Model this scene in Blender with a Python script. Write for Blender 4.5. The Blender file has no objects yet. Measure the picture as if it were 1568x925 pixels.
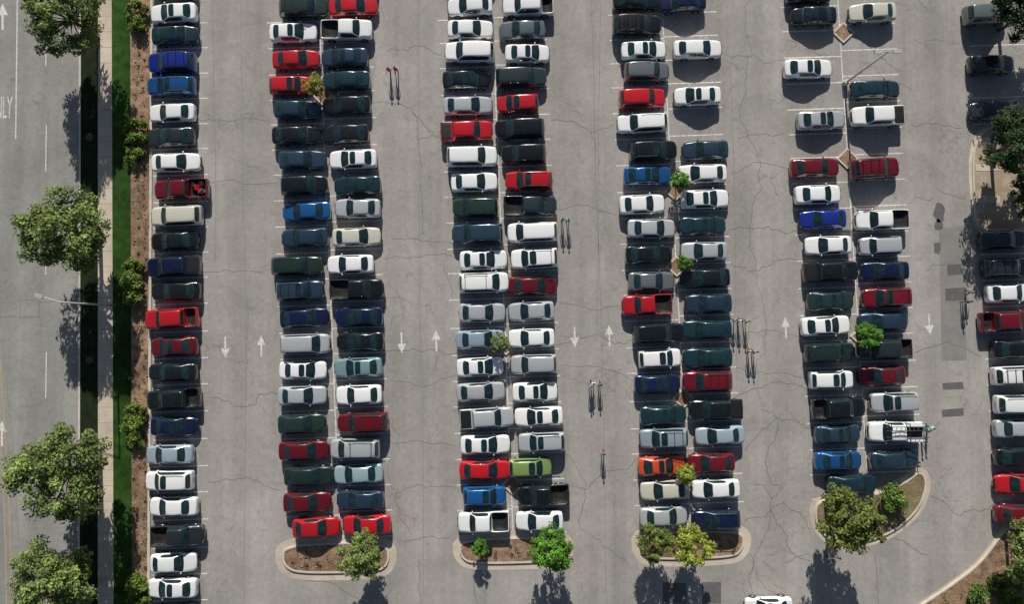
import bpy, bmesh, math, random
import numpy as np
from mathutils import Vector, Matrix
random.seed(7); rng=np.random.default_rng(7)
scn=bpy.context.scene
H=70.0; TILT=math.radians(2.2); F=1050.0
# ---------------- survey helper : photo survey point -> world metres on plane z
def P(px,py,z=0.0):
    dx=(px-784)/F; dy=-(py-462.5)/F
    d=(dx, dy*math.cos(TILT)+math.sin(TILT), dy*math.sin(TILT)-math.cos(TILT))
    t=(z-H)/d[2]
    return (d[0]*t, d[1]*t)
# ---------------- camera / light
cam=bpy.data.cameras.new('camera'); co=bpy.data.objects.new('camera',cam); scn.collection.objects.link(co)
co.location=(0,0,H); co.rotation_euler=(TILT,0,0); cam.sensor_width=36; cam.lens=F/1568*36; cam.clip_end=3000
scn.camera=co
EL=math.radians(28); sd=Vector((0.05,-1,0)).normalized()*math.cos(EL); sd.z=-math.sin(EL)
sl=bpy.data.lights.new('sun','SUN'); sl.energy=5.0; sl.angle=math.radians(.5); sl.color=(1,.95,.865)
so=bpy.data.objects.new('sun',sl); so.rotation_euler=sd.to_track_quat('-Z','Y').to_euler(); so.location=(0,0,60); scn.collection.objects.link(so)
w=bpy.data.worlds.new('World'); scn.world=w; w.use_nodes=True
nt=w.node_tree; bg=nt.nodes['Background']; sk=nt.nodes.new('ShaderNodeTexSky'); sk.sky_type='NISHITA'; sk.sun_disc=False
sk.sun_elevation=EL; sk.sun_rotation=math.radians(-3); nt.links.new(sk.outputs[0],bg.inputs[0]); bg.inputs[1].default_value=0.05
scn.view_settings.view_transform='Standard'; scn.view_settings.look='None'; scn.view_settings.exposure=0
# ---------------- material helpers
def newmat(n):
    m=bpy.data.materials.new(n); m.use_nodes=True
    return m,m.node_tree,m.node_tree.nodes['Principled BSDF']
def simple(n,c,rough=.6,metal=0,spec=.5,coat=0):
    m,t,b=newmat(n); b.inputs['Base Color'].default_value=(*c,1); b.inputs['Roughness'].default_value=rough
    b.inputs['Metallic'].default_value=metal; b.inputs['Specular IOR Level'].default_value=spec; b.inputs['Coat Weight'].default_value=coat
    return m
def N(t,typ,**kw):
    n=t.nodes.new(typ)
    for k,v in kw.items(): setattr(n,k,v)
    return n
def noise(t,scale,detail=4,rough=.6,dist=0,vec=None):
    n=N(t,'ShaderNodeTexNoise'); n.inputs['Scale'].default_value=scale; n.inputs['Detail'].default_value=detail
    n.inputs['Roughness'].default_value=rough; n.inputs['Distortion'].default_value=dist
    if vec is not None: t.links.new(vec,n.inputs['Vector'])
    return n.outputs['Fac']
def ramp(t,fac,stops):
    r=N(t,'ShaderNodeValToRGB'); e=r.color_ramp.elements
    while len(e)<len(stops): e.new(.5)
    for i,(p,c) in enumerate(stops):
        e[i].position=p; e[i].color=(*c,1) if len(c)==3 else c
    t.links.new(fac,r.inputs[0]); return r.outputs[0]
def mix(t,fac,a,b,mode='MIX'):
    m=N(t,'ShaderNodeMix',data_type='RGBA',blend_type=mode)
    if isinstance(fac,(int,float)): m.inputs[0].default_value=fac
    else: t.links.new(fac,m.inputs[0])
    for s,i in ((a,6),(b,7)):
        if isinstance(s,tuple): m.inputs[i].default_value=(*s,1)
        else: t.links.new(s,m.inputs[i])
    return m.outputs[2]
def g(v): return (v,v,v)
def coords(t,scale=(1,1,1)):
    c=N(t,'ShaderNodeTexCoord'); mp=N(t,'ShaderNodeMapping'); mp.inputs['Scale'].default_value=scale
    t.links.new(c.outputs['Object'],mp.inputs[0]); return mp.outputs[0]
def ground_mat(name,stops,scale,fine=14,fineamp=.25,bump=.3,rough=.95,big=None):
    m,t,b=newmat(name); v=coords(t)
    col=ramp(t,noise(t,scale,5,.65,.3,v),stops)
    f=ramp(t,noise(t,fine,2,.7,0,v),[(.3,g(1-fineamp)),(.7,g(1+fineamp))])
    col=mix(t,1.0,col,f,'MULTIPLY')
    if big: col=mix(t,1.0,col,ramp(t,noise(t,big[0],2,.5,0,v),[(.35,g(1-big[1])),(.65,g(1+big[1]))]),'MULTIPLY')
    t.links.new(col,b.inputs['Base Color']); b.inputs['Roughness'].default_value=rough; b.inputs['Specular IOR Level'].default_value=.2
    if bump>.35:
        bp=N(t,'ShaderNodeBump'); bp.inputs['Strength'].default_value=bump; bp.inputs['Distance'].default_value=.05
        t.links.new(noise(t,fine*.6,2,.7,0,v),bp.inputs['Height']); t.links.new(bp.outputs[0],b.inputs['Normal'])
    return m
def asphalt(name,base,tint=(1.03,.975,.905),cr=1.0):
    m,t,b=newmat(name); v=coords(t); vs=coords(t,(1,.05,1))
    A=tuple(base*.80*k for k in tint); B=tuple(base*1.13*k for k in tint)
    col=ramp(t,noise(t,.13,7,.75,.6,v),[(.32,A),(.68,B)])
    col=mix(t,1,col,ramp(t,noise(t,.45,3,.6,0,vs),[(.3,g(.84)),(.7,g(1.09))]),'MULTIPLY')
    col=mix(t,1,col,ramp(t,noise(t,2.2,7,.9,0,v),[(.3,g(.78)),(.7,g(1.18))]),'MULTIPLY')
    col=mix(t,ramp(t,noise(t,.8,3,.55,0,v),[(.60,g(0)),(.78,g(.5))]),col,(base*.5,base*.47,base*.44))
    dn=N(t,'ShaderNodeTexNoise'); dn.inputs['Scale'].default_value=.8; dn.inputs['Detail'].default_value=4; t.links.new(v,dn.inputs['Vector'])
    wv=N(t,'ShaderNodeVectorMath',operation='SCALE'); t.links.new(dn.outputs['Color'],wv.inputs[0]); wv.inputs['Scale'].default_value=1.8
    ad=N(t,'ShaderNodeVectorMath',operation='ADD'); t.links.new(v,ad.inputs[0]); t.links.new(wv.outputs[0],ad.inputs[1])
    vo=N(t,'ShaderNodeTexVoronoi',feature='DISTANCE_TO_EDGE'); vo.inputs['Scale'].default_value=.17; t.links.new(ad.outputs[0],vo.inputs['Vector'])
    ck=ramp(t,vo.outputs['Distance'],[(0,g(.4*cr)),(.004,g(.25*cr)),(.007,g(0))])
    mk=ramp(t,noise(t,.09,2,.5,0,v),[(.48,g(0)),(.56,g(1))])
    ck=mix(t,1,ck,mk,'MULTIPLY')
    col=mix(t,ck,col,(base*.3,)*3)
    t.links.new(col,b.inputs['Base Color']); b.inputs['Roughness'].default_value=.93; b.inputs['Specular IOR Level'].default_value=.2
    return m
M_ASPH=asphalt('sun_bleached_asphalt',.385)
M_ROAD=asphalt('road_asphalt',.335,(1,.99,.91),.4)
M_PATCH=ground_mat('patch_asphalt',[(.3,(.12,.12,.12)),(.7,(.17,.165,.16))],1.2,25,.2,.2)
M_PATCH2=ground_mat('old_patch_asphalt',[(.3,(.23,.225,.215)),(.7,(.30,.29,.275))],.8,25,.15,.2)
M_CRACK=simple('crack_sealant',(.14,.135,.125),.85)
M_SEAM=simple('paving_seam',(.23,.222,.205),.9)
M_CONC=ground_mat('concrete',[(.3,(.52,.44,.35)),(.7,(.68,.59,.48))],.7,22,.1,.15,big=(.15,.1))
M_KERB=ground_mat('kerb_concrete',[(.3,(.55,.49,.41)),(.7,(.70,.63,.54))],1.5,22,.12,.15)
M_SOIL=ground_mat('mulch_soil',[(.3,(.17,.10,.065)),(.7,(.42,.29,.19))],1.3,9,.45,1,big=(.3,.2))
M_DIRT=ground_mat('dry_dirt',[(.3,(.24,.18,.12)),(.7,(.38,.30,.2))],.6,12,.25,.6)
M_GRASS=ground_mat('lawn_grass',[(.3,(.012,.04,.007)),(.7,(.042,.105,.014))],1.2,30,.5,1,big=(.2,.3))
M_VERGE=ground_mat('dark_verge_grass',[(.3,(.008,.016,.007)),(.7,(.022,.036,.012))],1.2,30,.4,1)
def paintmat(name,c,wear):
    m,t,b=newmat(name); v=coords(t)
    col=mix(t,ramp(t,noise(t,5,6,.8,0,v),[(.5-wear*.2,g(1)),(.62-wear*.12,g(0))]),(.38,.365,.34),c)
    t.links.new(col,b.inputs['Base Color']); b.inputs['Roughness'].default_value=.8; return m
M_WLINE=paintmat('worn_white_paint',(.85,.83,.79),.15)
M_WLINE2=paintmat('white_road_paint',(.82,.81,.77),.12)
M_YLINE=paintmat('yellow_road_paint',(.6,.36,.12),.3)
# ---------------- mesh helpers
def link(name,me,mats=(),loc=(0,0,0),rz=0):
    o=bpy.data.objects.new(name,me); scn.collection.objects.link(o); o.location=loc; o.rotation_euler=(0,0,rz)
    for m in mats: me.materials.append(m)
    return o
def area(p): return sum(p[i][0]*p[(i+1)%len(p)][1]-p[(i+1)%len(p)][0]*p[i][1] for i in range(len(p)))/2
class MB:
    def __init__(s): s.v=[];s.f=[];s.m=[]
    def poly(s,pts,z,mi=0):
        if area(pts)<0: pts=pts[::-1]
        i=len(s.v); s.v+=[(p[0],p[1],z) for p in pts]; s.f.append(tuple(range(i,i+len(pts)))); s.m.append(mi)
    def prism(s,pts,z0,z1,mi=0):
        if area(pts)<0: pts=pts[::-1]
        n=len(pts); i=len(s.v)
        s.v+=[(p[0],p[1],z1) for p in pts]+[(p[0],p[1],z0) for p in pts]
        s.f.append(tuple(range(i,i+n))); s.m.append(mi)
        for k in range(n):
            a,b=i+k,i+(k+1)%n; s.f.append((a,a+n,b+n,b)); s.m.append(mi)
    def line(s,pts,wd,z,mi=0):
        for k in range(len(pts)-1):
            a=Vector(pts[k][:2]);b=Vector(pts[k+1][:2]); d=(b-a)
            if d.length<1e-5: continue
            d.normalize(); a=a-d*wd*.3; b=b+d*wd*.3; n=Vector((-d.y,d.x))*wd/2
            s.poly([a+n,b+n,b-n,a-n],z+(k%2)*.0006,mi)
    def make(s,name,mats):
        me=bpy.data.meshes.new(name); me.from_pydata(s.v,[],s.f); me.update()
        for i,p in enumerate(me.polygons): p.material_index=s.m[i]
        return link(name,me,mats)
def spline(pts,n=8,closed=False):
    out=[];L=len(pts);rg=range(L if closed else L-1)
    for i in rg:
        g0=lambda k:(pts[k%L] if closed else pts[min(max(k,0),L-1)])
        p0,p1,p2,p3=[np.array(g0(i+j),float) for j in(-1,0,1,2)]
        for k in range(n):
            t=k/n; out.append(tuple(.5*((2*p1)+(-p0+p2)*t+(2*p0-5*p1+4*p2-p3)*t*t+(-p0+3*p1-3*p2+p3)*t**3)))
    if not closed: out.append(tuple(pts[-1]))
    return out
def chaikin(pts,n=3):
    for _ in range(n):
        q=[]
        for i in range(len(pts)):
            a=np.array(pts[i],float);b=np.array(pts[(i+1)%len(pts)],float); q+=[tuple(a*.78+b*.22),tuple(a*.22+b*.78)]
        pts=q
    return pts
def inset(pts,d):
    if area(pts)<0: pts=pts[::-1]
    n=len(pts);o=[]
    for i in range(n):
        a=Vector(pts[i-1]);b=Vector(pts[i]);c=Vector(pts[(i+1)%n])
        d1=(b-a).normalized();d2=(c-b).normalized();n1=Vector((-d1.y,d1.x));n2=Vector((-d2.y,d2.x))
        m=(n1+n2); 
        if m.length<1e-4: m=n1
        m.normalize(); k=d/max(.5,m.dot(n1)); o.append(tuple(b+m*k))
    return o
# ---------------- ground sheets
b=MB(); b.poly([(-1500,-1500),(1500,-1500),(1500,1500),(-1500,1500)],-.02); b.make('ground',[M_DIRT])
def stripq(x0t,x0b,x1t,x1b,ext=70):
    a,bb=Vector(P(x0t,0)),Vector(P(x0b,925)); c,d=Vector(P(x1t,0)),Vector(P(x1b,925))
    u=(a-bb).normalized(); v=(c-d).normalized()
    return [a+u*ext,bb-u*ext,d-v*ext,c+v*ext]
def sheet(name,x0t,x0b,x1t,x1b,z,mat,thick=0):
    q=[tuple(p) for p in stripq(x0t,x0b,x1t,x1b)]; m=MB()
    if thick: m.prism(q,z-thick,z)
    else: m.poly(q,z)
    return m.make(name,[mat])
sheet('road',-700,-700,122,120,0,M_ROAD)
sheet('road_kerb',122,120,125,123,.12,M_KERB,.2)
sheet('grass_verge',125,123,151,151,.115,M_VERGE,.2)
sheet('sidewalk',151,151,172,175,.12,M_CONC,.2)
sheet('lawn_strip',172,175,200,203,.11,M_GRASS,.2)
sheet('planting_bed',200,203,231,226,.10,M_SOIL,.2)
sheet('parking_lot_kerb',231,226,235,230,.13,M_KERB,.2)
sheet('parking_lot_asphalt',235,230,2300,2300,0,M_ASPH)
m=MB()
for k in range(-6,40):
    y=k*24; m.line([P(151,y,.12),P(173,y,.12)],.03,.1235)
m.make('sidewalk_joints',[M_SEAM])
m=MB()
for (x,y) in((137,210),(137,551)):
    c=P(x,y,.12); m.prism([(c[0]+.4*math.cos(a*math.pi/10),c[1]+.4*math.sin(a*math.pi/10)) for a in range(20)],.1,.135)
m.make('manhole_cover',[simple('cast_iron',(.09,.085,.08),.7,.3)])
# ---------------- road markings
def arrow(mb,x,y,up,z=.004,s=1.0,wd=.17,hd=.44,L=2.15):
    c=Vector(P(x,y)); a=math.radians(1.9)+(0 if up else math.pi)
    R=Matrix.Rotation(a,2)
    sh=[(-wd/2,-L/2),(wd/2,-L/2),(wd/2,.1),(hd,.1),(0,L/2),(-hd,.1),(-wd/2,.1)]
    mb.poly([tuple(c+R@(Vector(p)*s)) for p in sh],z)
m=MB()
for x,y,u in((345,532,0),(400,530,1),(615,525,0),(668,522,1),(880,516,0),(933,514,1),(1203,502,1),(1423,497,0)): arrow(m,x,y,u)
m.make('lane_arrows',[M_WLINE2])
m=MB()
m.line([P(29,-200),P(24,212)],.12,.004)
for y0,y1 in((-60,-10),(70,100),(192,262),(360,420),(540,610),(700,740),(900,1000)): m.line([P(71,y0),P(70,y1)],.1,.004)
arrow(m,3,664,1,.004,1.2); arrow(m,4,25,1,.004,1.3)
m.line([P(-70,-300),P(-72,1300)],.12,.004)
m.make('road_lane_markings',[M_WLINE2])
m=MB()
pts=[(-8,430),(-2,520),(5,620),(12,740),(17,870),(20,1100)]
m.line([P(*p) for p in spline(pts,5)],.1,.004); m.line([P(p[0]-8,p[1]) for p in spline(pts,5)],.1,.004)
m.make('yellow_centre_lines',[M_YLINE])
cu=bpy.data.curves.new('only','FONT'); cu.body='ONLY'; cu.size=1; cu.align_x='CENTER'; cu.align_y='CENTER'
to=bpy.data.objects.new('tmp',cu); scn.collection.objects.link(to); bpy.context.view_layer.update()
tme=bpy.data.meshes.new_from_object(to.evaluated_get(bpy.context.evaluated_depsgraph_get())); bpy.data.objects.remove(to)
tm=link('only_road_lettering',tme,[]); tme.materials.clear(); tme.materials.append(M_WLINE2); c=P(0,166); tm.location=(c[0],c[1],.005); tm.scale=(.95,3.3,1)
# ---------------- cracks
def wig(a,b,amp,n=5):
    pts=[np.array(a,float),np.array(b,float)]
    for k in range(n):
        q=[pts[0]]
        for i in range(len(pts)-1):
            d=pts[i+1]-pts[i]; nn=np.array((-d[1],d[0])); q.append((pts[i]+pts[i+1])/2+nn*random.gauss(0,amp)); q.append(pts[i+1])
        pts=q
    return [tuple(p) for p in pts]
m=MB()
def crack(a,b,amp=.12,wd=.07): m.line(wig(P(*a),P(*b),amp),wd,.0035)
E=[((300,415),(432,411)),((302,275),(425,279)),((320,608),(425,604)),((300,182),(415,186)),((322,740),(430,752)),
((592,78),(676,84)),((600,158),(632,172)),((632,172),(665,205)),((632,172),(640,215)),((640,215),(676,210)),((566,160),(600,158)),((640,215),(650,360)),
((590,397),(700,399)),((600,365),(705,372)),((592,538),(700,541)),((600,583),(700,575)),((592,678),(700,684)),((600,758),(705,750)),((594,700),(630,820)),((640,860),(645,925)),
((845,186),(905,202)),((905,202),(940,190)),((905,202),(915,260)),((850,320),(945,330)),((855,462),(955,470)),((850,528),(975,520)),((860,560),(970,583)),((862,690),(895,750)),((895,750),(980,700)),((895,750),(885,800)),((885,800),(960,860)),((858,740),(895,750)),
((1110,80),(1200,92)),((1130,212),(1200,205)),((1120,265),(1215,262)),((1118,350),(1232,360)),((1120,405),(1228,400)),((1125,520),(1228,516)),((1120,560),(1235,580)),((1125,610),(1240,600)),((1140,690),(1190,640)),((1190,640),(1245,655)),((1140,800),(1200,770)),((1200,770),(1240,812)),((1145,740),(1185,770)),
((1150,0),(1142,120)),((1142,120),(1165,250)),((1165,250),(1158,400)),((1158,400),(1172,540)),((1172,540),(1190,650)),((1190,650),(1180,780)),((1180,780),(1240,860)),((1180,780),(1150,925)),
((1400,60),(1470,66)),((1395,190),(1472,196)),((1400,300),(1430,305)),((1400,540),(1500,546)),((1425,760),(1470,790)),((1470,790),(1525,770)),((1340,850),(1345,925)),((1370,825),(1420,850)),
((470,890),(560,925)),((610,830),(690,822)),((730,870),(733,925)),((1200,862),(1250,850)),((1150,850),(1200,925)),((1205,60),(1280,90)),((1320,95),(1400,140)),((1300,50),(1380,110))]
for a,bb in E: crack(a,bb,random.uniform(.06,.12),random.uniform(.035,.055))
for k in range(34):
    x=random.choice([370,640,905,1165,1165,1440,1200]); y=random.uniform(-20,940); a=(x+random.uniform(-55,55),y); an=random.uniform(0,6.28); L=random.uniform(20,60)
    crack(a,(a[0]+L*math.cos(an),a[1]+L*math.sin(an)),.14,random.uniform(.022,.04))
crack((30,460),(60,460),.02,.04);crack((60,460),(60,486),.02,.04);crack((60,486),(-40,488),.02,.04);crack((30,460),(32,488),.02,.04);crack((60,462),(122,462),.04,.04)
m.make('asphalt_cracks',[M_CRACK])
m=MB()
for a,bb in(((370,-100),(372,1050)),((640,-100),(648,1050)),((905,0),(930,1050)),((922,-100),(915,500)),((325,-100),(330,400)),((1118,100),(1132,700)),((0,480),(38,925))):
    m.line(wig(P(*a),P(*bb),.004,5),.045,.003)
m.make('paving_seams',[M_SEAM])
m=MB()
def blob(x,y,rx,ry,mi):
    c=P(x,y); q=[]
    for k in range(18):
        a=k*math.tau/18; r=random.uniform(.75,1.2); q.append((c[0]+rx/15*r*math.cos(a),c[1]+ry/15*r*math.sin(a)))
    m.poly(chaikin(q,1),.0055,mi)
m.poly([P(1438,350),P(1476,345),P(1480,552),P(1442,553)],.0022,1)
for q in([(1447,442),(1480,440),(1481,460),(1448,461)],[(1443,587),(1474,585),(1476,596),(1444,597)],[(1442,628),(1475,625),(1476,637),(1443,639)],[(1450,405),(1472,404),(1473,420),(1451,422)],
  [(1015,893),(1050,893),(1052,925),(1015,925)],[(1075,892),(1104,892),(1104,925),(1075,925)]): m.poly([P(*p) for p in q],.0055,0)
blob(1438,325,9,15,0); blob(1437,345,7,9,0); blob(1435,380,6,9,0)
m.make('asphalt_patches',[M_PATCH,M_PATCH2])
# ---------------- cars
PAINT,pt,pb=newmat('car_paint')
oi=N(pt,'ShaderNodeObjectInfo'); vv=coords(pt)
dust=ramp(pt,noise(pt,2.5,4,.7,0,vv),[(.35,g(0)),(.8,g(.035))])
pt.links.new(mix(pt,dust,oi.outputs['Color'],(.30,.27,.23)),pb.inputs['Base Color'])
pt.links.new(oi.outputs['Alpha'],pb.inputs['Metallic']); pb.inputs['Roughness'].default_value=.26; pb.inputs['Coat Weight'].default_value=1; pb.inputs['Coat Roughness'].default_value=.03
GLASS,gt,gb=newmat('car_glass')
gv=coords(gt)
gc=ramp(gt,noise(gt,1.2,2,.5,0,gv),[(.32,(.006,.018,.020)),(.72,(.022,.055,.06))])  # teal in the base colour hints at sky reflection on the windows
gt.links.new(gc,gb.inputs['Base Color']); gb.inputs['Roughness'].default_value=.03; gb.inputs['Specular IOR Level'].default_value=.9
TRIM=simple('black_trim',(.012,.012,.013),.5); TYRE=simple('tyre_rubber',(.015,.015,.015),.9); RIM=simple('alloy_rim',(.45,.45,.46),.3,.9)
LAMP=simple('headlamp_lens',(.35,.37,.38),.1); TAIL=simple('tail_lamp',(.35,.01,.01),.15); BED=ground_mat('truck_bed_liner',[(.3,(.012,.012,.013)),(.7,(.05,.048,.045))],2,12,.3,.2,rough=.6)
CM=[PAINT,GLASS,TRIM,TYRE,RIM,LAMP,TAIL,BED]
def section(s):
    x,w_,belt,top,kind,wr,bow=s[:7]; zb=.24; z1=min(.42,belt-.2)
    base=[(w_*.90,zb),(w_,z1),(w_,belt-.12)]
    if kind=='h': p=base+[(w_*.965,belt-.01),(w_*.89,belt+(top-belt)*.5),(w_*.78,top-.015),(w_*.72,top+.008),(w_*.38,top+.0),(0,top+.014)]
    elif kind=='w': p=base+[(w_*.965,belt-.01),(w_*.93,belt+.02),(w_*.89,top-.03),(w_*.845,top-.015),(w_*.42,top+.005),(0,top+.012)]
    elif kind=='c': p=base+[(w_*.965,belt-.01),(w_*.92,belt+.02),(wr,top-.07),(wr-.055,top-.022),(wr*.5,top),(0,top+.008)]
    else: p=base+[(w_*.985,belt-.02),(w_*.96,belt),(w_*.89,belt),(w_*.87,.62),(w_*.4,.62),(0,.62)]
    full=[(y,z) for y,z in p]+[(-y,z) for y,z in p[:-1][::-1]]
    return [(x+bow*(1-(y/w_)**2),y,z) for y,z in full]
SEG={'P':(0,0,0,0),'W':(1,0,1,1),'R':(1,0,0,0),'r':(2,0,0,0),'S':(1,0,0,1),'s':(0,0,0,0),'B':(0,0,1,1),'b':(1,0,1,1),'X':(0,7,7,7),'C':(0,0,2,2),'Q':(2,2,2,2)}
def addbox(bm,c,s,mi,rot=None,bev=0):
    r=bmesh.ops.create_cube(bm,size=1); vs=list(set(r['verts']))
    for v in vs: v.co=Vector((v.co.x*s[0],v.co.y*s[1],v.co.z*s[2]))
    if rot: 
        for v in vs: v.co=rot@v.co
    for v in vs: v.co+=Vector(c)
    for f in {f for v in vs for f in v.link_faces}: f.material_index=mi
    return vs
def addball(bm,c,s,mi,u=10,v_=6):
    r=bmesh.ops.create_uvsphere(bm,u_segments=u,v_segments=v_,radius=1)
    for v in set(r['verts']): v.co=Vector((v.co.x*s[0]+c[0],v.co.y*s[1]+c[1],v.co.z*s[2]+c[2]))
    for f in {f for v in r['verts'] for f in v.link_faces}: f.material_index=mi; f.smooth=True
def addcyl(bm,c,r0,h,mi,axis='y',seg=18,r1=None):
    rot=Matrix.Rotation(math.pi/2,3,'X') if axis=='y' else (Matrix.Rotation(math.pi/2,3,'Y') if axis=='x' else Matrix.Identity(3))
    r=bmesh.ops.create_cone(bm,cap_ends=True,segments=seg,radius1=r0,radius2=r1 if r1 is not None else r0,depth=h)
    vs=set(r['verts'])
    for v in vs: v.co=rot@v.co+Vector(c)
    for f in {f for v in vs for f in v.link_faces}: f.material_index=mi; f.smooth=len(f.verts)==4
def carmesh(name,st,axles=(1.4,-1.4),wr=.33,rails=False,rack=0,lowtrim=False,cargo=False,ladder=False,mirx=None,sun=False):
    bm=bmesh.new(); rows=[]
    for s in st: rows.append([bm.verts.new(p) for p in section(s)])
    n=17
    for i in range(len(st)-1):
        tg=SEG[st[i][7]]
        for j in range(n):
            k=(j+1)%n
            f=bm.faces.new((rows[i][j],rows[i][k],rows[i+1][k],rows[i+1][j]))
            jj=j if j<8 else (15-j)
            if j==16: mi=2
            elif jj==0: mi=2 if lowtrim else 0
            elif jj<4: mi=0
            else: mi=tg[jj-4]
            if st[i][7]=='S' and jj==6: mi=1
            f.material_index=mi; f.smooth=True
    for rr in(rows[0],rows[-1]): f=bm.faces.new(rr); f.smooth=True
    bmesh.ops.recalc_face_normals(bm,faces=bm.faces)
    cl=bm.edges.layers.float.new('crease_edge')
    for e in bm.edges:
        if len(e.link_faces)==2 and e.link_faces[0].material_index!=e.link_faces[1].material_index: e[cl]=.7
    me=bpy.data.meshes.new('t'); bm.to_mesh(me); bm.free()
    for q in CM: me.materials.append(q)
    o=bpy.data.objects.new('t',me); scn.collection.objects.link(o); md=o.modifiers.new('s','SUBSURF'); md.levels=1; md.render_levels=1
    bpy.context.view_layer.update()
    me2=bpy.data.meshes.new_from_object(o.evaluated_get(bpy.context.evaluated_depsgraph_get())); bpy.data.objects.remove(o)
    bm=bmesh.new(); bm.from_mesh(me2)
    W=max(s[1] for s in st); fx=st[0][0]+st[0][6]; rx=st[-1][0]+st[-1][6]
    fz=st[1][2]; rz_=st[-2][2]
    for ax in axles:
        wa=np.interp(ax,[s[0] for s in st[::-1]],[s[1] for s in st[::-1]])
        for sg in(1,-1):
            addcyl(bm,(ax,sg*(wa-.10),wr+.04),wr+.06,.20,2,seg=20)
            addcyl(bm,(ax,sg*(wa-.095),wr),wr,.22,3,seg=20)
            addcyl(bm,(ax,sg*(wa-.085),wr),wr*.64,.22,4,seg=12)
    addbox(bm,(fx-.02,0,fz-.12),(.08,.95,.16),2); addbox(bm,(fx+.025,0,fz-.24),(.02,.4,.11),4)
    addbox(bm,(rx-.015,0,rz_-.22),(.03,.42,.13),4)
    for sg in(1,-1):
        addball(bm,(st[1][0]-.10,sg*st[1][1]*.80,fz-.02),(.17,.13,.055),5)
        addball(bm,(st[-2][0]+.06,sg*st[-2][1]*.82,rz_-.05),(.09,.13,.08),6)
        if mirx is not None:
            zz=np.interp(mirx,[s[0] for s in st[::-1]],[s[2] for s in st[::-1]])+.06
            addball(bm,(mirx,sg*(W+.03),zz),(.07,.13,.07),0,8,5)
    cab=[s for s in st if s[4]=='c']; zt=max(s[3] for s in cab); xa,xb=cab[0][0],cab[-1][0]
    if rails:
        for sg in(1,-1):
            addbox(bm,((xa+xb)/2-.1,sg*(cab[0][5]-.03),zt+.04),((xa-xb)*.8,.035,.03),rails)
            for xx in(xa-.35,xb+.25): addbox(bm,(xx,sg*(cab[0][5]-.03),zt+.01),(.06,.04,.06),rails)
    for k in range(rack):
        xx=xa-.5-k*(xa-xb-.8)/max(1,rack-1); addbox(bm,(xx,0,zt+.07),(.05,cab[0][5]*2-.02,.025),2)
    if cargo:
        for k in range(9): addbox(bm,(random.uniform(-2.2,-1.0),random.uniform(-.5,.5),.75+random.random()*.2),(random.uniform(.2,.6),random.uniform(.2,.5),.25),random.choice([2,4,7,6]),Matrix.Rotation(random.uniform(0,3),3,'Z'))
    if ladder:
        for xx in(1.0,-.8,-2.4):
            addbox(bm,(xx,0,1.95),(.06,1.7,.06),2)
            for sg in(1,-1): addbox(bm,(xx,sg*.85,1.5),(.06,.06,.9),2)
        for yy in(-.6,-.25,.35): addbox(bm,(-.6,yy,2.01),(4.2,.06,.05),4)
        for k in range(9): addbox(bm,(-2.4+k*.42,-.42,2.01),(.05,.3,.04),4)
        for sg in(1,-1): addbox(bm,(-1.7,sg*.72,1.2),(1.7,.34,.32),0)
    me=bpy.data.meshes.new(name)
    for q in CM: me.materials.append(q)
    bm.to_mesh(me); bm.free()
    bpy.data.meshes.remove(me2)
    return me
def sedan(L=1.0,roof=0.0,shift=0.0,sunr=False,coupe=False,wd=1.0,deck=0.0):
    R='S' if sunr else 'R'
    st=[(2.36,.60,.52,.56,'h',0,.10,'P'),(2.30,.76,.60,.67,'h',0,.10,'P'),(2.08,.86,.66,.77,'h',0,.08,'P'),(1.55,.90,.74,.87,'h',0,.08,'P'),
    (1.14,.91,.82,.95,'w',0,.16,'C'),(1.05,.91,.84,.965,'w',0,.16,'W'),(.32,.91,.90,1.36,'c',.665,.12,'R'),(.22,.91,.90,1.395,'c',.665,.10,R),
    (-.28,.91,.91,1.44,'c',.665,.0,'r'),(-.36,.91,.91,1.44,'c',.665,0,'R'),(-.95,.91,.93,1.39,'c',.64,-.06,'P'),(-1.03,.91,.93,1.36,'c',.63,-.08,'B'),
    (-1.68,.90,.94,1.07,'w',0,-.12,'P'),(-1.78,.89,.94,1.04,'h',0,-.12,'P'),(-2.15,.86,.92,1.02,'h',0,-.1,'P'),(-2.30,.80,.86,.96,'h',0,-.08,'P'),(-2.36,.66,.70,.78,'h',0,-.06,'P')]
    out=[]
    for i,s in enumerate(st):
        s=list(s); s[0]*=L; s[1]*=wd; s[5]*=wd
        if 4<=i<=13: s[0]+=shift
        if 10<=i<=13: s[0]-=deck
        if s[4]=='c': s[3]+=roof
        if coupe and i==10: s[0]+=.25; s[5]-=.03
        if coupe and i==11: s[0]+=.22; s[5]-=.03
        out.append(tuple(s))
    return out
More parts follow.
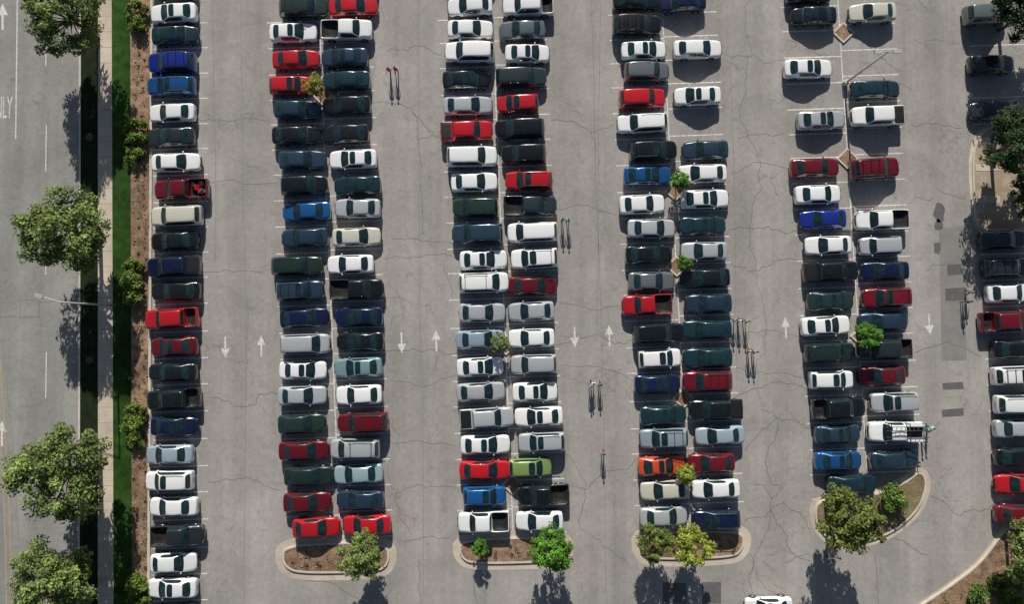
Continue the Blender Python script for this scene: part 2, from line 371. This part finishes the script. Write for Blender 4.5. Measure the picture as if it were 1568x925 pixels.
def suv(h=0,L=1.0,hood=0.0,sunr=False,wd=1.0,back=0.0):
    R='S' if sunr else 'R'
    st=[(2.30,.66,.70,.76,'h',0,.08,'P'),(2.24,.82,.80,.88,'h',0,.08,'P'),(2.02,.90,.86,.98,'h',0,.06,'P'),(1.5,.93,.92,1.06,'h',0,.06,'P'),
    (1.16,.94,.98,1.12,'w',0,.15,'C'),(1.07,.94,1.0,1.14,'w',0,.15,'W'),(.50,.94,1.02,1.60,'c',.71,.10,'R'),(.40,.94,1.02,1.64,'c',.71,.08,R),
    (-.2,.94,1.03,1.69,'c',.71,0,'r'),(-.28,.94,1.03,1.69,'c',.71,0,'R'),(-1.15,.94,1.04,1.69,'c',.71,0,'r'),(-1.23,.94,1.04,1.69,'c',.71,0,'R'),
    (-1.92+back,.93,1.04,1.65,'c',.69,-.04,'P'),(-2.0+back,.92,1.04,1.60,'c',.68,-.05,'B'),(-2.26,.90,1.02,1.12,'w',0,-.05,'P'),(-2.33,.88,.92,1.0,'h',0,-.04,'P'),(-2.36,.80,.62,.70,'h',0,-.04,'P')]
    out=[]
    for i,s in enumerate(st):
        s=list(s); s[0]*=L; s[1]*=wd; s[5]*=wd
        if 3<=i<=7: s[0]+=hood
        if s[4]=='c': s[3]+=h
        out.append(tuple(s))
    return out
def pickup(crew=False,cover=False,L=1.0):
    e=-1.15 if crew else -.55
    st=[(2.62,.70,.74,.80,'h',0,.08,'P'),(2.55,.86,.86,.94,'h',0,.08,'P'),(2.3,.93,.92,1.04,'h',0,.05,'P'),(1.7,.95,.98,1.12,'h',0,.05,'P'),
    (1.35,.96,1.02,1.16,'w',0,.12,'C'),(1.27,.96,1.03,1.18,'w',0,.12,'W'),(.74,.96,1.06,1.64,'c',.71,.08,'R'),(.64,.96,1.06,1.70,'c',.71,.05,'R'),
    (.05,.96,1.06,1.73,'c',.71,0,'r'),(-.03,.96,1.06,1.73,'c',.71,0,'R'),(e,.96,1.06,1.71,'c',.71,0,'P'),(e-.07,.96,1.06,1.68,'c',.70,0,'B'),
    (e-.20,.96,1.06,1.12,'w',0,0,'P'),(e-.26,.96,1.06,1.075,'h',0,0,'P')]
    if cover: st+=[(e-.32,.96,1.06,1.09,'h',0,0,'Q'),(-2.50,.95,1.06,1.09,'h',0,0,'Q')]
    else: st+=[(e-.30,.96,1.06,1.07,'b',0,0,'X'),(-2.48,.96,1.06,1.07,'b',0,0,'X')]
    st+=[(-2.52,.95,1.05,1.07,'h',0,0,'P'),(-2.60,.94,.98,1.02,'h',0,-.02,'P'),(-2.64,.90,.66,.72,'h',0,-.02,'P')]
    return [tuple([s[0]*L]+list(s[1:])) for s in st]
U=random.uniform
SED=[carmesh('sedan_%d'%i,sedan(U(.94,1.03),U(-.02,.04),U(-.12,.08),i%3==1,False,U(.97,1.03),U(-.06,.14)),axles=(1.4+U(-.05,.05),-1.38+U(-.05,.05)),mirx=.82) for i in range(10)]
SUV=[carmesh('suv_%d'%i,suv(U(-.06,.10),U(.95,1.07),U(-.06,.06),i%3==1,U(.98,1.04),U(-.05,.12)),mirx=.95,rails=(2,4,False)[i%3],rack=(0,2,0,3)[i%4] if i%3<2 else 0,wr=.36,lowtrim=i%2==0) for i in range(8)]
T={
'a':('sedan_car',SED),
'c':('coupe_car',[carmesh('coupe_a',sedan(.96,-.06,-.12,False,True),mirx=.7),carmesh('coupe_b',sedan(.98,-.05,-.15,True,True),mirx=.7)]),
'h':('hatchback_car',[carmesh('hatch_a',suv(-.2,.88,.12,False,.94,-.05),axles=(1.25,-1.25),mirx=1.0),carmesh('hatch_b',suv(-.16,.9,.05,True,.94,.1),axles=(1.25,-1.25),mirx=.95)]),
's':('suv_car',SUV),
'v':('minivan',[carmesh('van_a',suv(.08,1.06,.28,False,1.03),axles=(1.55,-1.5),mirx=1.3),carmesh('van_b',suv(.05,1.05,.24,False,1.02),axles=(1.5,-1.5),mirx=1.25,rails=2,rack=2)]),
'w':('station_wagon',[carmesh('wagon_a',suv(-.2,1.0,-.08,True,.97,.05),mirx=.85,rails=4)]),
'p':('pickup_truck',[carmesh('pickup_a',pickup(),axles=(1.75,-1.6),wr=.38,mirx=1.1),carmesh('pickup_b',pickup(False,False,.96),axles=(1.65,-1.5),wr=.37,mirx=1.1)]),
'q':('pickup_truck',[carmesh('pickup_crew',pickup(True),axles=(1.75,-1.65),wr=.38,mirx=1.1)]),
'k':('pickup_truck',[carmesh('pickup_cover',pickup(True,True),axles=(1.75,-1.65),wr=.38,mirx=1.1)]),
'g':('pickup_truck',[carmesh('pickup_cargo',pickup(),axles=(1.75,-1.6),wr=.38,mirx=1.1,cargo=True)]),
'u':('utility_truck',[carmesh('utility',pickup(False,False,1.0),axles=(1.8,-1.6),wr=.39,mirx=1.1,ladder=True)]),
}
COL=dict(W=(.90,.91,.90,0),S=(.54,.57,.58,.25),L=(.38,.48,.55,.25),G=(.20,.23,.25,.4),D=(.040,.052,.06,.4),K=(.005,.008,.009,.0),N=(.006,.014,.06,.2),B=(.012,.11,.34,.3),
b=(.010,.03,.30,.2),R=(.48,.008,.015,0),M=(.15,.005,.012,.1),T=(.012,.045,.062,.25),t=(.24,.40,.42,.3),C=(.66,.64,.55,.05),O=(.72,.08,.02,0),Y=(.24,.34,.11,.2),g=(.024,.048,.038,.3),Q=(.03,.062,.10,.35))
ROWS={
'A':(-1,"266,-18,a,D 266,20,a,W 268,54,a,T 264,96,s,b 263,132,w,B 264,173,a,W 262,210,a,D 270,249,a,W 279,290,g,M 271,331,s,C 268,369,a,K 267,408,k,N 270,446,a,K 264,488,q,R 267,531,a,M 265,570,a,K 267,611,q,K 267,653,a,N 260,696,a,L 260,736,s,W 266,776,a,W 272,820,p,D,f 266,862,a,W 264,901,a,W 264,942,a,G"),
'BL':(1,"466,-27,a,K 466,12,s,g 449,50,a,W 453,91,a,R 445,131,h,R 455,168,a,Q 454,207,a,K 463,245,a,Q 466,284,s,K 470,324,a,B 467,364,a,Q 455,407,s,g 460,445,s,Q 466,487,a,N 468,527,v,S 464,567,a,W 463,606,a,S 462,649,a,g 465,690,a,M 473,729,a,g 470,769,a,M 484,808,a,R"),
'BR':(-1,"541,-28,a,K 541,10,a,R 531,46,p,W,f 528,88,a,Q 531,123,a,T 531,161,a,K 529,205,a,K 541,244,a,W 548,284,a,T 548,319,a,S 546,363,a,C 537,405,a,W 546,443,p,K,f 550,485,a,N 552,523,a,K 549,563,a,t 550,605,a,W 556,647,s,M 544,687,v,S 549,726,a,L 552,766,a,Q 562,804,a,R"),
'CL':(1,"720,-27,a,W 720,9,a,W 720,45,a,W 719,80,s,W 714,122,a,K 716,162,a,S 714,201,k,R 723,240,s,W 726,279,a,W 728,318,s,g 731,358,s,Q 740,398,a,W 741,433,v,W 738,479,a,S 735,520,a,L 735,562,a,W 736,600,a,S 745,640,k,S 743,681,a,W 742,720,a,R 742,759,h,B 741,799,p,W,f"),
'CR':(-1,"805,-28,a,D 809,9,q,W 800,46,a,G 807,82,a,W 798,119,s,D 793,159,h,R 796,197,s,K 802,236,s,K 810,277,s,R 811,315,p,D,f 815,356,v,W 818,396,s,W 815,438,a,M 814,477,a,S 814,518,a,W 817,558,s,S 819,600,a,W 825,638,a,W 829,677,w,S 812,716,h,Y 833,758,p,K 826,798,a,W"),
'DL':(1,"974,0,a,K 975,38,s,K 985,77,a,W 990,110,s,G 983,151,s,R 983,189,s,W 1000,231,s,K 991,269,a,B 983,313,a,W 997,350,a,S 993,390,a,K 997,431,a,G 991,467,p,R,f 1008,510,s,K 1010,549,h,W 1006,588,a,N 1015,636,a,T 1016,671,s,L 1013,713,c,O 1018,751,a,C 1016,791,a,S"),
'DR':(-1,"1045,3,a,N 1068,75,a,W 1068,147,a,W 1080,230,a,Q 1075,266,a,W 1079,305,a,W 1076,346,a,T 1078,385,a,S 1080,426,a,K 1085,465,a,Q 1082,505,a,T 1084,548,a,T 1083,584,s,M 1096,627,k,K 1102,667,a,L 1089,709,a,M 1096,749,a,W 1096,796,w,N"),
'EL':(1,"1238,-10,a,K 1246,24,a,K 1237,105,a,W 1257,184,a,S 1247,257,a,M 1252,298,a,W 1260,336,a,b 1268,376,a,W 1271,416,k,K 1271,461,a,g 1264,499,a,W 1270,540,s,g 1273,582,h,W 1283,625,q,K 1282,665,a,Q 1283,706,a,B 1304,742,a,T"),
'ER':(-1,"1336,19,a,C 1340,137,a,T 1343,178,k,W 1339,258,s,M 1350,337,p,W 1347,377,h,S 1355,415,a,N 1357,456,s,M 1351,493,a,Q 1354,535,q,D 1350,576,a,M 1368,616,s,S 1370,661,u,W 1369,704,a,Q"),
'F':(1,"1510,22,s,G 1518,98,a,K 1523,168,a,D 1536,367,a,D 1540,410,s,D 1545,449,a,W 1540,492,q,M 1555,535,a,K 1556,575,s,W 1560,619,s,W 1560,656,a,S 1562,699,a,K 1560,741,a,R 1562,787,a,M"),
'F2':(-1,"1640,410,a,W 1640,449,a,K 1640,535,s,G 1645,575,a,B 1645,656,a,W 1645,741,a,D"),
'Z':(-1,"1177,930,a,W,n"),
}
HEAD=math.radians(1.9)
for rn,(face,sx) in ROWS.items():
    last=None
    for tok in sx.split():
        q=tok.split(','); x,y=float(q[0]),float(q[1]); nm,ms=T[q[2]]
        me=random.choice(ms)
        if me is last: me=random.choice(ms)
        last=me; f=face
        if len(q)>4 and q[4]=='f': f=-f
        elif q[2] in 'ashcw' and random.random()<.18: f=-f
        o=bpy.data.objects.new(nm,me); scn.collection.objects.link(o)
        c=P(x,y,.7); o.location=(c[0],c[1],0); o.rotation_euler=(0,0,HEAD+(0 if f>0 else math.pi)+math.radians(random.gauss(0,.9)))
        k=COL[q[3]]; wht=q[3] in 'WSC'; j=random.uniform(.8,1.15) if not wht else random.uniform(.94,1.03); e=.012 if wht else .06
        o.color=tuple(min(.93,k[i]*j*random.uniform(1-e,1+e)) for i in range(3))+(k[3],)
        s=random.uniform(.98,1.03); o.scale=(s,random.uniform(1.04,1.08),random.uniform(1.0,1.05))
# ---------------- stall lines
m=MB()
CL={'B':(488,.04,-40,830,75,75),'C':(753,.04,-40,815,78,76),'D':(1013,.055,-40,815,78,78),'E':(1283,.062,-40,735,82,80)}
def stall(cx,y,dx):
    x1=cx+dx; y1=y-.033*dx; m.line([P(cx,y),P(x1,y1)],.12,.0045)
for k,(x0,sl_,ya,yb,wl,wrr) in CL.items():
    m.line([P(x0+sl_*ya,ya),P(x0+sl_*yb,yb)],.1,.0065)
    for side,dx in(('L',-wl-5),('R',wrr+5)):
        ys=[float(t_.split(',')[1]) for t_ in ROWS[k+side][1].split()]
        full=[]
        for i in range(len(ys)):
            full.append(ys[i])
            if i+1<len(ys) and ys[i+1]-ys[i]>55:
                n=round((ys[i+1]-ys[i])/39.5)
                full+= [ys[i]+(ys[i+1]-ys[i])*j/n for j in range(1,n)]
        for i in range(len(full)-1):
            yy=(full[i]+full[i+1])/2+(1.0 if dx<0 else -1.0); stall(x0+sl_*yy,yy,dx)
        yy=full[-1]+20; stall(x0+sl_*yy,yy,dx)
ys=[float(t_.split(',')[1]) for t_ in ROWS['A'][1].split()]
for i in range(len(ys)-1):
    yy=(ys[i]+ys[i+1])/2; stall(235,yy,83)
for k in range(24):
    yy=-10+k*40
    if 190<yy<350 or yy>800: continue
    m.line([P(1482+.05*yy,yy),P(1482+.05*yy+90,yy-3)],.12,.0045)
m.make('parking_stall_lines',[M_WLINE])
# ---------------- islands
SOILZ=.10
def island(name,px,wide=.75,soil=M_SOIL):
    k1=chaikin([P(*p) for p in px],3)
    if area(k1)<0: k1=k1[::-1]
    mb=MB(); k0=inset(k1,-.18); o_=inset(k0,-wide)
    n=len(k0)
    for i in range(n):
        j=(i+1)%n; mb.poly([o_[i],o_[j],k0[j],k0[i]],.008,0); mb.prism([k0[i],k0[j],k1[j],k1[i]],0,.14,1)
    mb.poly(k1,SOILZ,2)
    return mb.make(name,[M_CONC,M_KERB,soil])
island('planter_island',[(436,836),(592,832),(594,862),(578,874),(455,876),(436,864)],.75)
island('planter_island',[(706,828),(866,824),(866,848),(858,858),(722,862),(706,850)],.65)
island('planter_island',[(981,818),(1136,814),(1136,838),(1122,852),(992,855),(981,842)],.75)
island('planter_island',[(1250,766),(1335,762),(1385,742),(1409,722),(1417,742),(1404,780),(1366,814),(1312,832),(1272,828),(1250,802)],.5,ground_mat('island_soil',[(.3,(.16,.13,.06)),(.7,(.30,.24,.14))],1,9,.4,1))
island('side_median',[(1488,206),(1560,182),(1640,162),(1700,180),(1700,310),(1630,345),(1510,353),(1494,340)],.3,ground_mat('median_surface',[(.35,(.34,.26,.18)),(.6,(.50,.41,.31))],.45,10,.2,.5))
island('corner_planting_bed',[(1385,945),(1450,903),(1500,866),(1532,822),(1545,806),(1640,803),(1780,806),(1780,1100),(1400,1100)],.25)
m=MB()
for q in([(1489,213),(1525,208),(1528,218),(1491,222)],[(1492,252),(1530,252),(1530,262),(1493,262)],[(1496,300),(1530,300),(1530,312),(1497,311)]): m.prism([P(*p) for p in q],.05,.125)
m.make('concrete_bands',[M_CONC])
def diamond(x,y,r=17):
    q=[P(x-r,y),P(x,y-r*.95),P(x+r,y),P(x,y+r*.95)]; mb=MB()
    if area(q)<0:q=q[::-1]
    k1=inset(q,.16)
    for i in range(4):
        j=(i+1)%4; mb.prism([q[i],q[j],k1[j],k1[i]],0,.13,0)
    mb.poly(k1,.09,1); mb.make('diamond_planter',[M_KERB,M_SOIL])
for d in((494,145),(775,528),(1034,292),(1036,408),(1046,610),(1054,730),(1291,50),(1297,243),(1318,515),(785,742)): diamond(*d)
# ---------------- foliage
LEAF,lt,lb=newmat('leaf'); at=N(lt,'ShaderNodeVertexColor'); at.layer_name='Col'; oi=N(lt,'ShaderNodeObjectInfo')
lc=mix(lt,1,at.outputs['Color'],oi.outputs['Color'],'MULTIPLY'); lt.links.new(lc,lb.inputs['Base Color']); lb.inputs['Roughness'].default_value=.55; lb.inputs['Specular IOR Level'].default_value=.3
tr=N(lt,'ShaderNodeBsdfTranslucent'); lt.links.new(lc,tr.inputs[0]); ms=N(lt,'ShaderNodeMixShader'); ms.inputs[0].default_value=.35
out=lt.nodes['Material Output']; lt.links.new(lb.outputs[0],ms.inputs[1]); lt.links.new(tr.outputs[0],ms.inputs[2]); lt.links.new(ms.outputs[0],out.inputs[0])
BARK=ground_mat('bark',[(.3,(.07,.05,.035)),(.7,(.15,.11,.08))],3,20,.3,.1)
def leafdata(cent,rad,nper,size,bright):
    V=[];C=[]
    for c,r,bv in zip(cent,rad,bright):
        d=rng.normal(size=(nper,3)); d/=np.linalg.norm(d,axis=1)[:,None]; rr=r*rng.random(nper)**.45
        pos=c+d*rr[:,None]*np.array((1,1,.75))
        nrm=d*.5+rng.normal(size=(nper,3))*.5+np.array((0,.3,.65)); nrm/=np.linalg.norm(nrm,axis=1)[:,None]
        a=np.cross(nrm,rng.normal(size=(nper,3))); a/=np.linalg.norm(a,axis=1)[:,None]; bb=np.cross(nrm,a)
        s=size*rng.uniform(.6,1.3,nper)[:,None]
        q=np.stack([pos-a*s,pos+bb*s*.55,pos+a*s,pos-bb*s*.55],1); V.append(q)
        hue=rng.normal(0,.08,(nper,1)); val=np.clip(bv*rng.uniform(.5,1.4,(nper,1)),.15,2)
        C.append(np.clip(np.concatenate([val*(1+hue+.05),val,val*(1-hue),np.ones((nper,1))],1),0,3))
    return np.concatenate(V),np.concatenate(C)
def leafmesh(name,V,C,extra=None):
    n=len(V); me=bpy.data.meshes.new(name); ev,ef=extra if extra else ([],[])
    verts=[tuple(p) for p in V.reshape(-1,3)]; faces=[(4*i,4*i+1,4*i+2,4*i+3) for i in range(n)]
    o=len(verts); verts+=ev; faces+=[tuple(k+o for k in f) for f in ef]
    me.from_pydata(verts,[],faces); me.update()
    me.materials.append(LEAF); me.materials.append(BARK)
    mi=np.zeros(len(faces),dtype=np.int32); mi[n:]=1; me.polygons.foreach_set('material_index',mi)
    ca=me.color_attributes.new('Col','FLOAT_COLOR','POINT'); full=np.ones((len(verts),4),dtype=np.float32); full[:n*4]=np.repeat(C,4,axis=0); ca.data.foreach_set('color',full.ravel())
    return me
def tube(ev,ef,a,b_,r0,r1,seg=7):
    a=Vector(a);b_=Vector(b_);d=(b_-a).normalized(); u=d.orthogonal().normalized(); v=d.cross(u); i=len(ev)
    for p,r in((a,r0),(b_,r1)):
        for k in range(seg):
            t_=k*math.tau/seg; ev.append(tuple(p+u*r*math.cos(t_)+v*r*math.sin(t_)))
    for k in range(seg): ef.append((i+k,i+(k+1)%seg,i+seg+(k+1)%seg,i+seg+k))
def treemesh(name,R,Hc,hz,ncl=70,nper=110,leaf=.14,trunk=.16):
    ev,ef=[],[]; cent=[];rad=[];br=[]
    top=(random.uniform(-.1,.1),random.uniform(-.1,.1),Hc-hz*.45)
    mid=(top[0]*.5,top[1]*.5+.05,top[2]*.5)
    tube(ev,ef,(0,0,-.05),mid,trunk*1.2,trunk); tube(ev,ef,mid,top,trunk,trunk*.8)
    lobes=[random.uniform(0,math.tau) for _ in range(3)]
    for i in range(ncl):
        an=random.uniform(0,math.tau); 
        k=1+.16*math.sin(an*3+lobes[0])+.11*math.sin(an*5+lobes[1])
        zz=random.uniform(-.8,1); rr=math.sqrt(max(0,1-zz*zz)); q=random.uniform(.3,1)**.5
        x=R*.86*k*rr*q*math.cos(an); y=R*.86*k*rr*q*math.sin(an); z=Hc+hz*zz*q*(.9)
        cent.append(np.array((x,y,z))); rad.append(R*random.uniform(.10,.23)); br.append((.6+.45*q)*(.85+.22*zz)*random.uniform(.65,1.3))  # crown shade put into leaf colour: inner and lower clumps darker
        if i%4==0:
            m1=Vector(top)+Vector((x-top[0],y-top[1],z-top[2]))*.5+Vector((0,0,.2))
            tube(ev,ef,top,m1,trunk*.45,trunk*.25,5); tube(ev,ef,m1,(x,y,z),trunk*.25,.02,5)
    V,C=leafdata(cent,rad,nper,leaf,br); return leafmesh(name,V,C,(ev,ef))
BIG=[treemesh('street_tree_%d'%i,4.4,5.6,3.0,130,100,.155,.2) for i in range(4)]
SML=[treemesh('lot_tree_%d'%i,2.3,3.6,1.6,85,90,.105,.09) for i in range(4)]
BUSH=[]
for i in range(3):
    cent=[];rad=[];br=[]
    for k in range(34):
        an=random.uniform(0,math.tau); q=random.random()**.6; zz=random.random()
        cent.append(np.array((.85*q*math.cos(an),.85*q*math.sin(an),.25+.75*zz*(1-.5*q)))); rad.append(random.uniform(.2,.36)); br.append((.6+.5*zz)*random.uniform(.7,1.2))  # shrub shading put into leaf colour: clumps lighter towards the top
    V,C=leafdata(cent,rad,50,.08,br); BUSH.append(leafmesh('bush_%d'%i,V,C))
def place(name,me,x,y,z,col,sc,zs=None,hc=0):
    c=P(x,y,z); o=bpy.data.objects.new(name,me); scn.collection.objects.link(o); o.location=(c[0],c[1],hc); o.rotation_euler=(0,0,random.uniform(-.5,.5)); o.scale=(sc,sc,zs or sc); o.color=(*col,1); return o
GREY=(.235,.33,.10); VIV=(.14,.36,.04); OLV=(.22,.29,.07); YEL=(.40,.50,.08); DKG=(.05,.11,.03); PAL=(.29,.40,.12)
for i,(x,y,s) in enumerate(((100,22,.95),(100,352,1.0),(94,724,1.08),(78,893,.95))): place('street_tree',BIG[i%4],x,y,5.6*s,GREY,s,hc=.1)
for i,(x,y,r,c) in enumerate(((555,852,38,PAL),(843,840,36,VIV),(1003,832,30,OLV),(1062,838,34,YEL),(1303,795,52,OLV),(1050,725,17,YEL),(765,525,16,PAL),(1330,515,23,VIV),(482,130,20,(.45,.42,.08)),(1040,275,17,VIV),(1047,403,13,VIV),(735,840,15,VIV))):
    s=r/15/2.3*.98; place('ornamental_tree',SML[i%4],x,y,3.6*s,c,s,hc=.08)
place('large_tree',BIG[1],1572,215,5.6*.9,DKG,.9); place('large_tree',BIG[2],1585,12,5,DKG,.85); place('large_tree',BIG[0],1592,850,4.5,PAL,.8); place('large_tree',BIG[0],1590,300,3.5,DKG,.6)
for x,y,s in((210,18,1.3),(211,40,1.0),(209,200,1.35),(208,222,1.3),(205,243,.9),(205,412,1.25),(204,432,1.35),(206,455,1.2),(207,632,1.2),(209,652,1.35),(210,672,1.0),(213,893,1.3),(214,912,1.2),(1368,762,1.5),(1530,893,1.2),(1498,912,1.2),(1548,915,1.4),(1560,880,1.2),(1520,1000,1.3)):
    place('shrub',random.choice(BUSH),x,y,.5,(.19,.30,.05) if x<300 else (.17,.30,.06),s,s*1.1,hc=.1)
def lowplants(name,pts,col,sz=.3,npr=26,z0=.1):
    cent=[];rad=[];br=[]
    for (x,y) in pts:
        s=random.uniform(.5,1.2)*sz
        cent.append(np.array((x,y,z0+s*.5)));rad.append(s);br.append(random.uniform(.5,1.2))
    V,C=leafdata(cent,rad,npr,.06,br); me=leafmesh(name,V,C); o=bpy.data.objects.new(name,me); scn.collection.objects.link(o); o.color=(*col,1)
pp=[]
for k in range(95):
    y=k*10.2-20+random.uniform(-3,3); pp.append(P(222+random.uniform(-4,3) if k%2 else 210+random.uniform(-5,5),y,.1))
lowplants('bed_groundcover',pp,(.09,.11,.04),.34)
pp=[P(random.uniform(1440,1640),random.uniform(860,1000),.1) for k in range(60)]; pp=[p for p in pp if (p[0]>P(1500,880)[0] or p[1]<P(1500,890)[1])]
lowplants('corner_bed_plants',pp,(.15,.25,.05),.4)
pp=[P(random.uniform(445,580),random.uniform(842,868),.1) for k in range(16)]+[P(random.uniform(715,860),random.uniform(833,855),.1) for k in range(16)]+[P(random.uniform(985,1125),random.uniform(823,848),.1) for k in range(16)]+[P(random.uniform(1260,1350),random.uniform(775,820),.1) for k in range(18)]
lowplants('island_groundcover',pp,(.14,.13,.05),.25)
rb=bmesh.new()
for k in range(150):
    if k<100: c=P(random.uniform(204,228),random.uniform(-20,940),.1)
    else: c=P(random.uniform(450,590),random.uniform(840,870),.1)
    r=bmesh.ops.create_icosphere(rb,subdivisions=1,radius=random.uniform(.05,.14))
    for v in set(r['verts']): v.co=Vector((v.co.x*random.uniform(.7,1.3)+c[0],v.co.y*random.uniform(.7,1.3)+c[1],v.co.z*.6+.12))
me=bpy.data.meshes.new('rocks'); rb.to_mesh(me); link('bed_rocks',me,[M_SOIL])
# ---------------- lamps
POLE=simple('galvanised_pole',(.5,.5,.48),.5,.2)
def lamp(name,x,y,h,arms,r=.09,armL=2.2,base=True):
    bm=bmesh.new(); addcyl(bm,(0,0,h/2),r,h,0,'z',12,r*.6)
    if base: addcyl(bm,(0,0,.35),.28,.7,1,'z',16)
    for a in arms:
        R=Matrix.Rotation(a,3,'Z'); 
        r_=bmesh.ops.create_cone(bm,cap_ends=True,segments=8,radius1=.05,radius2=.04,depth=armL)
        for v in set(r_['verts']): v.co=R@(Matrix.Rotation(math.pi/2,3,'Y')@v.co+Vector((armL/2,0,h+.05)))
        c=R@Vector((armL+.25,0,h+.04))
        addbox(bm,tuple(c),(.75,.32,.14),0,R)
    me=bpy.data.meshes.new(name); bm.to_mesh(me); bm.free(); c=P(x,y); return link(name,me,[POLE,M_KERB],(c[0],c[1],0))
lamp('street_lamp',178,468,8.3,[math.radians(165)],r=.12,armL=2.0,base=False)
lamp('parking_lot_lamp',1293,128,8.2,[math.radians(2),math.radians(182)],r=.11,armL=.6)
# ---------------- people
SKIN=simple('skin',(.50,.30,.21),.6); HAIR=simple('hair',(.03,.02,.012),.6); SHIRT,st_,sb_=newmat('shirt_cloth'); oi=N(st_,'ShaderNodeObjectInfo'); st_.links.new(oi.outputs['Color'],sb_.inputs['Base Color']); sb_.inputs['Roughness'].default_value=.9
PANTS=simple('trouser_cloth',(.03,.04,.07),.9); SHOE=simple('shoe_leather',(.02,.018,.016),.6)
def person_mesh(name,stride,arm,pants=None):
    V=[];Ed=[];Rr=[];roots=[]
    def add(p,r,par=None):
        V.append(p);Rr.append(r if isinstance(r,tuple) else (r,r))
        if par is not None: Ed.append((par,len(V)-1))
        else: roots.append(len(V)-1)
        return len(V)-1
    pel=add((0,0,.96),(.14,.10)); sp=add((0,.01,1.15),(.13,.095),pel); ch=add((0,.0,1.36),(.155,.105),sp); nk=add((0,.01,1.50),.052,ch); nk2=add((0,.02,1.57),.05,nk)
    hd=add((0,.03,1.65),(.078,.092),nk2); ht=add((0,.02,1.73),(.06,.07),hd)
    for s in(1,-1):
        sh=add((s*.18,0,1.42),.056,ch); el=add((s*.235,-.03+.06*arm*s,1.14),.042,sh); wr_=add((s*.24,.06+.16*arm*s,.90),.028,el); hn=add((s*.235,.08+.18*arm*s,.83),(.018,.036),wr_)
        hy=.08+.18*arm*s
        for k,(dy,L) in enumerate(((-.027,.055),(-.009,.068),(.009,.072),(.027,.062))):
            a=add((s*.235,hy+dy,.81),.009); b1=add((s*.233,hy+dy+.004,.81-L*.6),.0085,a); add((s*.222,hy+dy+.012,.81-L),.0075,b1)
        a=add((s*.228,hy+.02,.85),.010); b1=add((s*.21,hy+.05,.82),.0095,a); add((s*.205,hy+.055,.79),.008,b1)
        hp=add((s*.085,0,.90),.088,pel); kn=add((s*.095,stride*s*-.14+.03,.50),.058,hp); an=add((s*.095,stride*s*-.26-.02,.10),.04,kn); add((s*.105,stride*s*-.26+.13,.045),(.042,.03),an)
    me=bpy.data.meshes.new('t'); me.from_pydata(V,Ed,[]); o=bpy.data.objects.new('t',me); scn.collection.objects.link(o)
    md=o.modifiers.new('k','SKIN'); md.use_smooth_shade=True
    for i,sv in enumerate(me.skin_vertices[0].data): sv.radius=Rr[i]; sv.use_root=i in roots
    s2=o.modifiers.new('s','SUBSURF'); s2.levels=2; s2.render_levels=2
    bpy.context.view_layer.update()
    m2=bpy.data.meshes.new_from_object(o.evaluated_get(bpy.context.evaluated_depsgraph_get())); bpy.data.objects.remove(o)
    idx=[]
    for p in m2.polygons:
        x,y,z=p.center
        if z>1.70 or (z>1.58 and y<-.0): i=4
        elif z>1.49: i=0
        elif abs(x)>.19 and z<1.2: i=0
        elif z>.93: i=1
        elif z>.09: i=2
        else: i=3
        if abs(x)>.2 and z<1.2 : i=0
        idx.append(i); p.use_smooth=True
    bm=bmesh.new(); bm.from_mesh(m2)
    for f in bm.faces: f.material_index=idx[f.index]
    addball(bm,(0,.128,1.645),(.012,.018,.02),0,6,4)
    for s in(1,-1): addball(bm,(s*.03,.112,1.665),(.012,.008,.008),4,6,4); addball(bm,(s*.083,.02,1.65),(.012,.022,.032),0,6,4)
    addball(bm,(0,.115,1.605),(.025,.008,.006),3,6,4); addball(bm,(0,.0,1.695),(.088,.105,.075),4,12,8)
    me=bpy.data.meshes.new(name)
    for q in(SKIN,SHIRT,PANTS,SHOE,HAIR): me.materials.append(q)
    bm.to_mesh(me); bm.free(); return me
PM=[person_mesh('walker_a',1,1),person_mesh('walker_b',-1,-1),person_mesh('stander',.15,.3)]
for x,y,hdg,c,k in((594,104,170,(.5,.03,.03),0),(604,103,175,(.5,.06,.05),1),(862,335,185,(.08,.4,.45),1),(871,336,180,(.35,.5,.5),0),(909,588,10,(.7,.7,.7),0),(920,590,5,(.1,.1,.12),1),(906,592,15,(.4,.45,.5),2),
 (925,696,0,(.4,.08,.08),1),(1128,490,20,(.08,.4,.5),0),(1137,491,15,(.6,.6,.6),1),(1147,492,10,(.2,.4,.15),0),(1152,538,190,(.7,.3,.12),1),(1160,539,180,(.3,.3,.33),0),(1424,660,90,(.04,.5,.45),2),(1430,657,80,(.7,.7,.68),1),
 (1488,462,30,(.05,.05,.06),2),(1493,447,200,(.12,.1,.1),1),(1275,858,0,(.5,.6,.7),0),(1286,856,10,(.7,.7,.7),1)):
    c0=P(x,y,1.6); o=bpy.data.objects.new('pedestrian',PM[k]); scn.collection.objects.link(o); o.location=(c0[0],c0[1],.0); o.rotation_euler=(0,0,math.radians(hdg)); o.color=(*c,1)
for me in list(bpy.data.meshes):
    if me.users==0: bpy.data.meshes.remove(me)
print('objects',len(bpy.data.objects))
